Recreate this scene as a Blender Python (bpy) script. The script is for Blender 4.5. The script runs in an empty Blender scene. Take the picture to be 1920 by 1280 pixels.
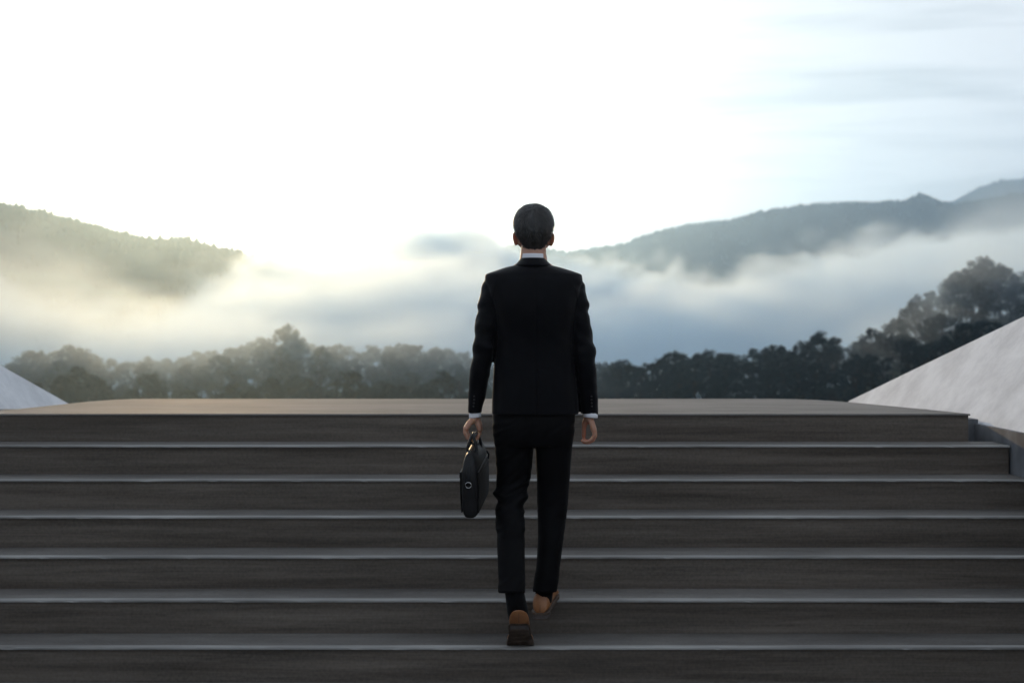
import bpy, bmesh, math, random
import numpy as np
from mathutils import Vector, Matrix, noise as mnoise

rng = random.Random(7)
SC = bpy.context.scene
COL = SC.collection

# ------------------------------------------------------------------ camera, sky, sun, exposure
EYE = 0.467            # metres above the landing (landing top = z 0)
FPX, HZ = 2888.0, 615.0  # focal length in photo pixels, photo row of the horizon
cam = bpy.data.cameras.new('camera')
cam.sensor_width = 36.0
cam.lens = FPX / 1920 * 36.0
cam.shift_y = -(640 - HZ) / 1920
cam.clip_start = 0.1
cam.clip_end = 40000
cam.dof.use_dof = True
cam.dof.focus_distance = 6.72
cam.dof.aperture_fstop = 3.4
camo = bpy.data.objects.new('camera', cam)
COL.objects.link(camo)
camo.location = (0, 0, EYE)
camo.rotation_euler = (math.radians(90), 0, 0)
SC.camera = camo

SUN_AZ = math.radians(-12.0)     # left of the view axis
SUN_EL = math.radians(6.6)
world = bpy.data.worlds.new('World')
SC.world = world
world.use_nodes = True
wt = world.node_tree
for n in list(wt.nodes):
    wt.nodes.remove(n)
def wn(t, **k):
    n = wt.nodes.new(t)
    for a, b in k.items():
        setattr(n, a, b)
    return n
wout = wn('ShaderNodeOutputWorld')
wbg = wn('ShaderNodeBackground')
wbg.inputs['Strength'].default_value = 0.10
sky = wn('ShaderNodeTexSky')
sky.sky_type = 'NISHITA'
sky.sun_disc = False
sky.sun_elevation = SUN_EL
sky.sun_rotation = SUN_AZ
sky.altitude = 600
sky.air_density = 1.0
sky.dust_density = 1.2
sky.ozone_density = 1.5
tc = wn('ShaderNodeTexCoord')
mp = wn('ShaderNodeMapping')
mp.inputs['Scale'].default_value = (1.6, 1.6, 19.0)
wt.links.new(tc.outputs['Generated'], mp.inputs['Vector'])
nz = wn('ShaderNodeTexNoise')
nz.inputs['Scale'].default_value = 3.1
nz.inputs['Detail'].default_value = 5
nz.inputs['Roughness'].default_value = 0.5
nz.inputs['Distortion'].default_value = 0.35
wt.links.new(mp.outputs['Vector'], nz.inputs['Vector'])
cr = wn('ShaderNodeValToRGB')
cr.color_ramp.elements[0].position = 0.34
cr.color_ramp.elements[0].color = (3.75, 3.84, 3.90, 1)
cr.color_ramp.elements[1].position = 0.54
cr.color_ramp.elements[1].color = (5.25, 5.27, 5.29, 1)
wt.links.new(nz.outputs['Fac'], cr.inputs['Fac'])
# a veil of high cloud diffuses and whitens the clear sky: flatter than the clear one, still brightest about the sun
bw = wn('ShaderNodeRGBToBW')
wt.links.new(sky.outputs['Color'], bw.inputs['Color'])
pw = wn('ShaderNodeMath', operation='POWER')
wt.links.new(bw.outputs['Val'], pw.inputs[0])
pw.inputs[1].default_value = 0.28
veil = wn('ShaderNodeMix', data_type='RGBA', blend_type='MULTIPLY')
veil.inputs['Factor'].default_value = 1.0
wt.links.new(pw.outputs[0], veil.inputs['A'])
wt.links.new(cr.outputs['Color'], veil.inputs['B'])
# blue tint added to the veil overhead, for bluer light on the mist
sz = wn('ShaderNodeSeparateXYZ')
wt.links.new(tc.outputs['Generated'], sz.inputs[0])
zr = wn('ShaderNodeValToRGB')
zr.color_ramp.elements[0].position = 0.16
zr.color_ramp.elements[0].color = (1, 1, 1, 1)
zr.color_ramp.elements[1].position = 0.65
zr.color_ramp.elements[1].color = (0.88, 0.97, 1.09, 1)
wt.links.new(sz.outputs['Z'], zr.inputs['Fac'])
tint = wn('ShaderNodeMix', data_type='RGBA', blend_type='MULTIPLY')
tint.inputs['Factor'].default_value = 1.0
wt.links.new(veil.outputs['Result'], tint.inputs['A'])
wt.links.new(zr.outputs['Color'], tint.inputs['B'])
mx = wn('ShaderNodeMix', data_type='RGBA')
mx.inputs['Factor'].default_value = 0.97
wt.links.new(sky.outputs['Color'], mx.inputs['A'])
wt.links.new(tint.outputs['Result'], mx.inputs['B'])
wt.links.new(mx.outputs['Result'], wbg.inputs['Color'])
wt.links.new(wbg.outputs['Background'], wout.inputs['Surface'])

sl = bpy.data.lights.new('sun', 'SUN')
sl.energy = 2.9
sl.angle = math.radians(0.6)
sl.color = (1.0, 0.66, 0.33)
so = bpy.data.objects.new('sun', sl)
COL.objects.link(so)
sdir = Vector((math.sin(SUN_AZ) * math.cos(SUN_EL), math.cos(SUN_AZ) * math.cos(SUN_EL), math.sin(SUN_EL)))
so.rotation_euler = sdir.to_track_quat('Z', 'Y').to_euler()
so.location = sdir * 50

SC.view_settings.view_transform = 'Standard'
SC.view_settings.look = 'None'
SC.view_settings.exposure = 0.36
SC.view_settings.gamma = 1.0
SC.view_settings.use_curve_mapping = False
SC.render.engine = 'CYCLES'
SC.cycles.use_denoising = True
SC.cycles.max_bounces = 8
SC.cycles.volume_bounces = 3
SC.cycles.volume_max_steps = 256
SC.cycles.caustics_reflective = False
SC.cycles.caustics_refractive = False

# ------------------------------------------------------------------ helpers
def mat(name, color=(0.5, 0.5, 0.5), rough=0.6, metal=0.0, spec=0.5, sub=0.0, sheen=0.0):
    m = bpy.data.materials.new(name)
    m.use_nodes = True
    b = m.node_tree.nodes['Principled BSDF']
    b.inputs['Base Color'].default_value = (*color, 1)
    b.inputs['Roughness'].default_value = rough
    b.inputs['Metallic'].default_value = metal
    b.inputs['Specular IOR Level'].default_value = spec
    if sub:
        b.inputs['Subsurface Weight'].default_value = sub
    if sheen:
        b.inputs['Sheen Weight'].default_value = sheen
        b.inputs['Sheen Roughness'].default_value = 0.45
    return m

def noise_color(m, c0, c1, scale=5.0, stretch=(1, 1, 1), lo=0.35, hi=0.65, detail=6, rough=0.6, bump=0.0, bscale=None, bdist=0.01, rough_var=0.0):
    """two-tone procedural mottling in object space, plus fine relief"""
    nt = m.node_tree
    b = nt.nodes['Principled BSDF']
    t = nt.nodes.new('ShaderNodeTexCoord')
    mpp = nt.nodes.new('ShaderNodeMapping')
    mpp.inputs['Scale'].default_value = stretch
    nt.links.new(t.outputs['Object'], mpp.inputs['Vector'])
    n = nt.nodes.new('ShaderNodeTexNoise')
    n.inputs['Scale'].default_value = scale
    n.inputs['Detail'].default_value = detail
    n.inputs['Roughness'].default_value = rough
    nt.links.new(mpp.outputs['Vector'], n.inputs['Vector'])
    r = nt.nodes.new('ShaderNodeValToRGB')
    r.color_ramp.elements[0].position = lo
    r.color_ramp.elements[0].color = (*c0, 1)
    r.color_ramp.elements[1].position = hi
    r.color_ramp.elements[1].color = (*c1, 1)
    nt.links.new(n.outputs['Fac'], r.inputs['Fac'])
    nt.links.new(r.outputs['Color'], b.inputs['Base Color'])
    if bump:
        n2 = nt.nodes.new('ShaderNodeTexNoise')
        n2.inputs['Scale'].default_value = bscale or scale * 6
        n2.inputs['Detail'].default_value = 5
        nt.links.new(mpp.outputs['Vector'], n2.inputs['Vector'])
        bp = nt.nodes.new('ShaderNodeBump')
        bp.inputs['Strength'].default_value = bump
        bp.inputs['Distance'].default_value = bdist
        nt.links.new(n2.outputs['Fac'], bp.inputs['Height'])
        nt.links.new(bp.outputs['Normal'], b.inputs['Normal'])
    if rough_var:
        mr = nt.nodes.new('ShaderNodeMapRange')
        base = b.inputs['Roughness'].default_value
        mr.inputs['To Min'].default_value = max(0.05, base - rough_var)
        mr.inputs['To Max'].default_value = min(1, base + rough_var)
        nt.links.new(n.outputs['Fac'], mr.inputs['Value'])
        nt.links.new(mr.outputs['Result'], b.inputs['Roughness'])
    return m

def tag(o, label=None, cat=None, group=None, kind=None):
    if label: o['label'] = label
    if cat: o['category'] = cat
    if group: o['group'] = group
    if kind: o['kind'] = kind
    return o

def link(name, me, m=None, parent=None, smooth=False):
    o = bpy.data.objects.new(name, me)
    COL.objects.link(o)
    if m is not None:
        me.materials.clear()
        me.materials.append(m)
    if smooth:
        me.polygons.foreach_set('use_smooth', [True] * len(me.polygons))
    if parent is not None:
        o.parent = parent
    return o

def mesh_from(name, v, f):
    me = bpy.data.meshes.new(name)
    me.from_pydata([tuple(p) for p in v], [], [tuple(q) for q in f])
    me.update()
    return me

def bm_obj(name, bm, m, parent=None, smooth=False):
    bmesh.ops.recalc_face_normals(bm, faces=bm.faces)
    me = bpy.data.meshes.new(name)
    bm.to_mesh(me)
    bm.free()
    return link(name, me, m, parent, smooth)

def empty(name, loc=(0, 0, 0)):
    o = bpy.data.objects.new(name, None)
    COL.objects.link(o)
    o.location = loc
    o.empty_display_size = 0.2
    return o

def prism(bm, poly, axis, a, b):
    """poly: 2-D points; extruded along axis from a to b. axis 0: (u,v)->(y,z); 2: (u,v)->(x,y)"""
    def P(u, v, w):
        return (w, u, v) if axis == 0 else (u, v, w)
    A = [bm.verts.new(P(u, v, a)) for u, v in poly]
    B = [bm.verts.new(P(u, v, b)) for u, v in poly]
    bm.faces.new(A)
    bm.faces.new(B[::-1])
    n = len(poly)
    for i in range(n):
        bm.faces.new((A[i], A[(i + 1) % n], B[(i + 1) % n], B[i]))

def bevel_all(bm, w, seg=2):
    bmesh.ops.bevel(bm, geom=list(bm.edges), offset=w, segments=seg, profile=0.6, affect='EDGES', clamp_overlap=True)

def at(px, py, d):
    """a photo pixel at depth d (metres along the view axis)"""
    return Vector(((px - 960) * d / FPX, d, EYE + (HZ - py) * d / FPX))

def interp(prof, x):
    return float(np.interp(x, [p[0] for p in prof], [p[1] for p in prof]))

# ------------------------------------------------------------------ ground, hills
T, R, D0 = 0.30, 0.15, 8.40       # tread, rise, distance of the landing's front edge
NSTEP = 11
PLAZA_Z = -(NSTEP + 1) * R

FOREST = [(-1200, 600), (-600, 625), (-150, 655), (0, 690), (22, 672), (60, 658), (130, 650), (165, 655), (185, 670), (250, 672), (300, 668),
          (350, 660), (420, 650), (500, 630), (535, 612), (560, 632), (620, 645), (700, 640), (800, 645), (880, 662), (960, 690), (1060, 690), (1120, 668),
          (1150, 690), (1168, 678), (1200, 694), (1240, 664), (1285, 662), (1310, 655), (1380, 660), (1450, 645), (1520, 634),
          (1560, 628), (1600, 634), (1650, 618), (1700, 585), (1725, 550), (1780, 522), (1830, 488), (1880, 505), (1930, 505), (2100, 470), (2600, 420)]
def crest_z(px, d):
    return EYE + (HZ - interp(FOREST, px)) * d / FPX
def smooth_crest(x):
    s = 0
    for k in (-60, -30, 0, 30, 60):
        s += crest_z(960 + FPX * x / 450 + k, 450)
    return s / 5 - 14.5
def sstep(a, b, x):
    t = min(1, max(0, (x - a) / (b - a)))
    return t * t * (3 - 2 * t)
def ground_z(x, y):
    n = mnoise.noise(Vector((x * 0.006, y * 0.006, 3.1))) * 2.5 + mnoise.noise(Vector((x * 0.02, y * 0.02, 9.0))) * 0.8
    r = math.hypot(x, y - 6)
    flat = 1 - sstep(17, 60, r)
    cx = smooth_crest(max(-420, min(420, x * 450 / max(y, 200))))
    low = -46
    if y < 250:
        z = -4 + (low + 4) * sstep(20, 250, max(y, abs(x) * 0.6, -y * 0.6))
    elif y < 455:
        z = low + (cx - low) * sstep(250, 470, y)
    else:
        z = cx + (-130 - cx) * sstep(440, 1000, y)
    z += n * (1 - flat)
    return z * (1 - flat) + (PLAZA_Z - 0.012) * flat
def axis_pts(lo, hi, n, c, p=3.2):
    u = np.linspace(-1, 1, n)
    s = np.sinh(p * u) / np.sinh(p)
    return np.where(s < 0, c + s * (c - lo), c + s * (hi - c))
gx = axis_pts(-9000, 9000, 150, 0, 4.6)
gy = np.concatenate([-np.geomspace(9000, 30, 26), np.linspace(-24, 34, 24), np.linspace(42, 620, 62), np.geomspace(650, 9500, 40)])
V = [(x, y, ground_z(x, y)) for y in gy for x in gx]
nx = len(gx)
F = [(j * nx + i, j * nx + i + 1, (j + 1) * nx + i + 1, (j + 1) * nx + i) for j in range(len(gy) - 1) for i in range(nx - 1)]
m_ground = noise_color(mat('hill_soil', rough=0.95, spec=0.1), (0.018, 0.026, 0.016), (0.045, 0.05, 0.03), scale=0.05, bump=0.5, bscale=0.4, bdist=0.5)
g = link('ground', mesh_from('ground', V, F), m_ground, None, True)
tag(g, 'dark wooded valley ground falling away beyond the landing', kind='structure')

m_hill = noise_color(mat('hill_wood', rough=0.95, spec=0.1), (0.016, 0.022, 0.027), (0.034, 0.043, 0.049), scale=0.012, bump=0.6, bscale=0.08, bdist=6)
m_conifer = noise_color(mat('conifer', rough=0.9, spec=0.15), (0.014, 0.020, 0.025), (0.030, 0.040, 0.045), scale=0.05)

def hill(name, prof, d, back, front, base, label, seed, ntree, th=9.0):
    """ridge whose crest runs across the view at depth d, with slopes falling to base on both sides"""
    px0, px1 = prof[0][0], prof[-1][0]
    xs = np.linspace((px0 - 960) * d / FPX, (px1 - 960) * d / FPX, 220)
    ts = [-1.0, -0.8, -0.6, -0.45, -0.32, -0.2, -0.1, -0.04, 0, 0.04, 0.12, 0.3, 0.6, 1.0]
    def hz(x, t):
        px = 960 + FPX * x / d
        top = EYE + (HZ - interp(prof, px)) * d / FPX - th * 0.6
        e = abs(t)
        k = (1 - e) ** 1.25
        nn = mnoise.fractal(Vector((x * 0.004, t * 2.2, seed)), 1.0, 2.0, 5)
        z = base + (top - base) * k + nn * (top - base) * 0.22 * math.sin(math.pi * min(1, e * 1.1)) ** 0.8
        return min(z, top + 2)
    def yy(x, t):
        return d + (t * back if t > 0 else t * front) + mnoise.noise(Vector((x * 0.003, seed, 0.5))) * front * 0.12
    v = [(x, yy(x, t), hz(x, t)) for t in ts for x in xs]
    n = len(xs)
    f = [(j * n + i, j * n + i + 1, (j + 1) * n + i + 1, (j + 1) * n + i) for j in range(len(ts) - 1) for i in range(n - 1)]
    o = link(name, mesh_from(name, v, f), m_hill, None, True)
    tag(o, label, kind='structure')
    # the wood that fringes it: spiky far trees, one mass
    r = random.Random(seed)
    tv, tf = [], []
    for k in range(ntree):
        x = r.uniform(xs[0], xs[-1])
        t = -abs(r.gauss(0, 0.02)) if k % 3 else -r.random() * 0.5
        z = hz(x, t)
        y = yy(x, t)
        h = th * r.uniform(0.45, 1.15)
        w = h * r.uniform(0.22, 0.42)
        b = len(tv)
        for q in range(5):
            a = q * math.tau / 5 + r.random()
            tv.append((x + w * math.cos(a), y + w * math.sin(a), z - 1))
        for q in range(5):
            a = q * math.tau / 5 + r.random()
            tv.append((x + w * .75 * math.cos(a), y + w * .75 * math.sin(a), z + h * r.uniform(.35, .6)))
        tv.append((x + r.uniform(-.1, .1) * h, y, z + h))
        for q in range(5):
            tf.append((b + q, b + (q + 1) % 5, b + 5 + (q + 1) % 5, b + 5 + q))
            tf.append((b + 5 + q, b + 5 + (q + 1) % 5, b + 10))
    w = link('far_wood', mesh_from('far_wood', tv, tf), m_conifer)
    tag(w, 'conifer wood fringing ' + label, 'forest', kind='stuff')
    return o

hill('hill', [(-900, 235), (-500, 275), (-200, 330), (0, 372), (60, 386), (130, 405), (200, 425), (280, 440), (350, 441), (400, 455), (480, 475), (540, 490), (620, 515), (700, 545), (800, 590)],
     1050, 500, 330, -130, 'wooded hill sloping down beneath the sun glow', 3.3, 4600, 3.6)
hill('hill', [(760, 560), (830, 530), (880, 505), (912, 486), (940, 464), (968, 452), (1000, 456), (1060, 470), (1110, 463), (1170, 453), (1200, 440), (1250, 426), (1300, 416), (1370, 408),
              (1430, 391), (1500, 381), (1580, 378), (1650, 378), (1690, 376), (1720, 362), (1745, 368), (1765, 376), (1800, 378), (1900, 360), (2000, 350), (2400, 325), (2900, 330)],
     4600, 1800, 1300, -130, 'long wooded blue hill with a low knoll on its crest', 8.1, 5600, 11)
hill('hill', [(1650, 470), (1740, 400), (1790, 372), (1830, 350), (1870, 338), (1920, 333), (2000, 325), (2400, 290), (3000, 330)],
     6600, 1700, 1200, -130, 'palest farthest mountain rising behind the long blue hill', 5.7, 900, 12)
hill('hill', [(1330, 570), (1400, 530), (1440, 511), (1500, 490), (1560, 466), (1620, 466), (1700, 445), (1800, 440), (1920, 425), (2200, 390), (2700, 380)],
     3300, 900, 800, -130, 'darker wooded spur half sunk in mist before the blue hill', 12.4, 2600, 9)

# ------------------------------------------------------------------ plaza, staircase, walls
m_plaza = noise_color(mat('plaza_stone', rough=0.8, spec=0.3), (0.10, 0.095, 0.09), (0.15, 0.14, 0.135), scale=1.5, bump=0.15, bscale=40, bdist=0.004)
bm = bmesh.new()
prism(bm, [(-9, -10), (9, -10), (9, 13.5), (-9, 13.5)], 2, PLAZA_Z - 0.4, PLAZA_Z)
o = bm_obj('pavement', bm, m_plaza)
tag(o, 'dark stone pavement at the foot of the stairs', kind='structure')

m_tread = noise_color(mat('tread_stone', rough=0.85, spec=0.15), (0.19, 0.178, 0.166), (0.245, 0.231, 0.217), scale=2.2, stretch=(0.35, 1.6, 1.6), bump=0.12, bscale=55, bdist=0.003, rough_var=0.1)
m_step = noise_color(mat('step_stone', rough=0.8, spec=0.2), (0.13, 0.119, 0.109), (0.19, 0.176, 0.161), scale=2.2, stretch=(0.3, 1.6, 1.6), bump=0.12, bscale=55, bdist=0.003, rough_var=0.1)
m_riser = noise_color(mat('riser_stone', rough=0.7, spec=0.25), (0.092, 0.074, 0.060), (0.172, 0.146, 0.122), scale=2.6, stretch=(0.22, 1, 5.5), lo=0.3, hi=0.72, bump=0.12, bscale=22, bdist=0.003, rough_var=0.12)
m_nosing = noise_color(mat('worn_nosing', rough=0.7, spec=0.3), (0.16, 0.152, 0.142), (0.36, 0.347, 0.328), scale=2.4, stretch=(0.6, 4, 4), bump=0.1, bscale=50, bdist=0.002)
def streaks(m, zs, amount):
    nt = m.node_tree
    b = nt.nodes['Principled BSDF']
    src = b.inputs['Base Color'].links[0].from_socket
    t = nt.nodes.new('ShaderNodeTexCoord')
    mp_ = nt.nodes.new('ShaderNodeMapping')
    mp_.inputs['Scale'].default_value = (0.55, 1, zs)
    nt.links.new(t.outputs['Object'], mp_.inputs['Vector'])
    n = nt.nodes.new('ShaderNodeTexNoise')
    n.inputs['Scale'].default_value = 2.0
    n.inputs['Detail'].default_value = 9
    n.inputs['Roughness'].default_value = 0.7
    nt.links.new(mp_.outputs['Vector'], n.inputs['Vector'])
    n2 = nt.nodes.new('ShaderNodeTexNoise')
    n2.inputs['Scale'].default_value = 70
    n2.inputs['Detail'].default_value = 4
    nt.links.new(t.outputs['Object'], n2.inputs['Vector'])
    ad = nt.nodes.new('ShaderNodeMath'); ad.operation = 'MULTIPLY_ADD'
    nt.links.new(n2.outputs['Fac'], ad.inputs[0]); ad.inputs[1].default_value = 0.35
    nt.links.new(n.outputs['Fac'], ad.inputs[2])
    r = nt.nodes.new('ShaderNodeMapRange')
    r.inputs['From Min'].default_value = 0.45; r.inputs['From Max'].default_value = 0.85
    r.inputs['To Min'].default_value = 1 - amount; r.inputs['To Max'].default_value = 1 + amount * .5
    nt.links.new(ad.outputs[0], r.inputs['Value'])
    mm = nt.nodes.new('ShaderNodeMix'); mm.data_type = 'RGBA'; mm.blend_type = 'MULTIPLY'
    mm.inputs['Factor'].default_value = 1
    nt.links.new(src, mm.inputs['A']); nt.links.new(r.outputs['Result'], mm.inputs['B'])
    nt.links.new(mm.outputs['Result'], b.inputs['Base Color'])
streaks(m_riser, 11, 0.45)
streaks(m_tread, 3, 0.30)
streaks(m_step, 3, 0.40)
stairs = empty('staircase', (0, D0, PLAZA_Z))
tag(stairs, 'wide dark stone staircase rising to a pale landing', 'stairs')
def place(o):
    """give a child its world place although its parent stands elsewhere"""
    o.matrix_parent_inverse = Matrix.Translation(o.parent.location).inverted()
    return o
NOSE, TH = 0.012, 0.010
def worn_edge(x0, x1, yf, zt, w, th, seed):
    # a strip of stone along the edge of a step: rounded, a little wavy, with small chips
    bm = bmesh.new()
    n = 260
    rr = random.Random(seed * 7 + 1)
    chips = [(rr.uniform(x0, x1), rr.uniform(.008, .03), rr.uniform(.0015, .006)) for _ in range(16)]
    rows = []
    for i in range(n + 1):
        x = x0 + (x1 - x0) * i / n
        c = sum(dp * math.exp(-((x - cx) / cw) ** 2) for cx, cw, dp in chips)
        wv = .0016 * mnoise.noise(Vector((x * 2.1, seed * 3.7, 0))) + .0007 * mnoise.noise(Vector((x * 19, seed * 5.1, 2)))
        yy, zz = yf + wv + c, zt + .4 * wv
        rows.append([bm.verts.new(q) for q in ((x, yf + w, zt - th), (x, yf + w, zt), (x, yy + .008, zz), (x, yy + .003 + c * .3, zz - .0012 - c * .25), (x, yy, zz - .004 - c * .3), (x, yf + wv + .0005, zt - th))])
    for a, b in zip(rows, rows[1:]):
        for q in range(6):
            bm.faces.new((a[q], a[(q + 1) % 6], b[(q + 1) % 6], b[q]))
    bm.faces.new(rows[0]); bm.faces.new(rows[-1][::-1])
    return bm
for k in range(1, NSTEP + 1):
    yf = D0 - k * T                      # front edge of this tread
    zt = -k * R
    xr = 2.49 + 0.125 * k if k <= 2 else 3.05
    xl = -3.18 if k > 1 else -3.10
    bm = bmesh.new()
    prism(bm, [(yf + NOSE, PLAZA_Z), (yf + T + NOSE - 0.002, PLAZA_Z), (yf + T + NOSE - 0.002, zt - TH), (yf + NOSE, zt - TH)], 0, xl, min(xr, 2.62))
    s = place(bm_obj('step', bm, m_riser, stairs))
    bm = bmesh.new()
    prism(bm, [(yf + 0.052, zt - TH), (yf + T + NOSE - 0.003, zt - TH), (yf + T + NOSE - 0.003, zt - 0.001), (yf + 0.052, zt - 0.001)], 0, xl, min(xr, 2.62) + 0.002)
    t_ = bm_obj('tread', bm, m_step, s)
    bm_obj('nosing', worn_edge(xl, min(xr, 2.62) + 0.004, yf, zt, 0.05, TH, k), m_nosing, s)
# landing: a slab that narrows away from the viewer with rounded far corners
edge_r = [(2.50, D0), (2.44, D0 + 0.25), (2.30, D0 + 0.75), (2.17, D0 + 1.2), (2.06, D0 + 1.5), (1.96, D0 + 1.68), (1.84, D0 + 1.775), (1.70, D0 + 1.80)]
edge_l = [(-2.36, D0 + 1.80), (-2.50, D0 + 1.775), (-2.60, D0 + 1.68), (-2.70, D0 + 1.4), (-2.80, D0 + 0.8), (-2.88, D0 + 0.35), (-2.94, D0)]
bm = bmesh.new()
prism(bm, edge_r + edge_l, 2, -TH, 0)
bevel_all(bm, 0.0025, 2)
place(bm_obj('landing_slab', bm, m_tread, stairs))
bm = bmesh.new()
cx_, cy_ = -0.2, D0 + 0.9
prism(bm, [(cx_ + (x - cx_) * 0.997, cy_ + (y - cy_) * 0.987) for x, y in edge_r + edge_l], 2, PLAZA_Z, -TH)
place(bm_obj('landing_block', bm, m_riser, stairs))

m_conc = noise_color(mat('pale_concrete', rough=0.8, spec=0.3), (0.56, 0.56, 0.575), (0.80, 0.80, 0.81), scale=3.0, stretch=(1, .8, 1), lo=0.30, hi=0.60, detail=10, rough=0.72, bump=0.25, bscale=16, bdist=0.006)
m_shade = noise_color(mat('shade_toned_concrete', rough=0.85, spec=0.2), (0.10, 0.105, 0.115), (0.24, 0.245, 0.255), scale=2.5, bump=0.2, bscale=18, bdist=0.005)  # dark concrete tone: the shade at the wall foot is put into the colour
BAT = 0.75                                     # batter of the inner face above the landing level
def wedge(sgn, x0, far_px, near_px, label):
    def hit(px, py):
        a, b = (px - 960) / FPX, (HZ - py) / FPX
        d = sgn * (x0 + (EYE + 0.1) * BAT) / (a - sgn * b * BAT)
        return d, EYE + b * d
    (y0, z0), (y1, z1) = hit(*far_px), hit(*near_px)
    sl_ = (z1 - z0) / (y0 - y1)
    bm = bmesh.new()
    rows = []
    for k in range(9):
        yk = y0 + (z0 + 0.1) / sl_                      # where the top meets the landing level
        y = yk + 0.9 if k == 0 else yk + (3.4 - yk) * (k - 1) / 7
        z = z0 + sl_ * (y0 - y)
        xt = x0 + max(0, z + 0.1) * BAT
        zi = min(-0.1, z - 0.02)
        rows.append([bm.verts.new((sgn * x, y, zz)) for x, zz in ((x0, PLAZA_Z - .1), (x0, zi), (xt, z), (xt + .45, z - .01), (xt + .5, PLAZA_Z - .1))])
    for r0, r1 in zip(rows, rows[1:]):
        for q in range(5):
            bm.faces.new((r0[q], r0[(q + 1) % 5], r1[(q + 1) % 5], r1[q]))
    bm.faces.new(rows[0]); bm.faces.new(rows[-1][::-1])
    o = bm_obj('flank_wall', bm, m_conc)
    bv = o.modifiers.new('edge', 'BEVEL')
    bv.width = 0.02
    bv.segments = 3
    bv.limit_method = 'ANGLE'
    bv.angle_limit = math.radians(20)
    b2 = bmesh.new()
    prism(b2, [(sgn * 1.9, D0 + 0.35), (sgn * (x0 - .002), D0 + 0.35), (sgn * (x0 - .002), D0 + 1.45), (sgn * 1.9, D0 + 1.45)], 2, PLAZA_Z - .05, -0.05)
    bm_obj('sun_block', b2, m_shade, o)  # added block that keeps the sun out of the gap beside the landing
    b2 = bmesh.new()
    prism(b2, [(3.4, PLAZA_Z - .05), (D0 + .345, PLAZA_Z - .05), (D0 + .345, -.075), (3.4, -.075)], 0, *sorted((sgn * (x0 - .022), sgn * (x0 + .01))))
    bm_obj('shade_course', b2, m_shade, o)  # thin dark strip added as painted shade on the wall below landing level
    tag(o, label, 'wall', 'pale concrete walls flanking the stairs')
wedge(1, 2.65, (1590, 751), (1920, 592), 'mottled pale concrete wall with sloping top beyond the squared-off step ends')
wedge(-1, 3.35, (125, 753), (0, 683), 'plain white concrete wall with sloping top on the sun-glow side of the stairs')
# ------------------------------------------------------------------ the person
def loft(bm, secs, n=32, cap=True):
    """secs: (centre, half-axis vector A, half-axis vector B, exponent)"""
    rings = []
    for c, A, B, e in secs:
        ring = []
        for q in range(n):
            a = q * math.tau / n
            ca, sa = math.cos(a), math.sin(a)
            ring.append(bm.verts.new(c + A * (abs(ca) ** (2 / e) * (1 if ca >= 0 else -1)) + B * (abs(sa) ** (2 / e) * (1 if sa >= 0 else -1))))
        rings.append(ring)
    for r0, r1 in zip(rings, rings[1:]):
        for q in range(n):
            bm.faces.new((r0[q], r0[(q + 1) % n], r1[(q + 1) % n], r1[q]))
    if cap:
        bm.faces.new(rings[0][::-1])
        bm.faces.new(rings[-1])
    return rings
def tube(bm, pts, rad, n=14, flat=1.0, side=None):
    """round-ended tube through pts; flat squeezes it across 'side'"""
    pts = [Vector(p) for p in pts]
    dirs = []
    for i in range(len(pts)):
        a = pts[max(0, i - 1)]
        b = pts[min(len(pts) - 1, i + 1)]
        dirs.append((b - a).normalized())
    u = Vector(side) if side else dirs[0].orthogonal()
    secs = []
    for i, p in enumerate(pts):
        d = dirs[i]
        u = (u - d * u.dot(d)).normalized()
        w = d.cross(u)
        r = rad[i]
        if i == 0:
            secs += [(p - d * r * .8, u * r * .45 * flat, w * r * .45, 2), (p - d * r * .4, u * r * .85 * flat, w * r * .85, 2)]
        secs.append((p, u * r * flat, w * r, 2))
        if i == len(pts) - 1:
            secs += [(p + d * r * .45, u * r * .85 * flat, w * r * .85, 2), (p + d * r * .85, u * r * .45 * flat, w * r * .45, 2)]
    loft(bm, secs, n)
def curve(pts, k=4):
    """Catmull-Rom through points (Vectors or tuples of numbers)"""
    P = [np.array(p, float) for p in pts]
    out = []
    for i in range(len(P) - 1):
        p0, p1, p2, p3 = P[max(0, i - 1)], P[i], P[i + 1], P[min(len(P) - 1, i + 2)]
        for q in range(k):
            t = q / k
            out.append(.5 * (2 * p1 + (p2 - p0) * t + (2 * p0 - 5 * p1 + 4 * p2 - p3) * t * t + (3 * p1 - p0 - 3 * p2 + p3) * t ** 3))
    out.append(P[-1])
    return out
def ball(bm, c, r, rot=None, u=24, v=16):
    M = Matrix.Translation(Vector(c))
    if rot is not None:
        M = M @ rot.to_matrix().to_4x4()
    M = M @ Matrix.Diagonal((r[0], r[1], r[2], 1))
    bmesh.ops.create_uvsphere(bm, u_segments=u, v_segments=v, radius=1.0, matrix=M)
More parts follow.
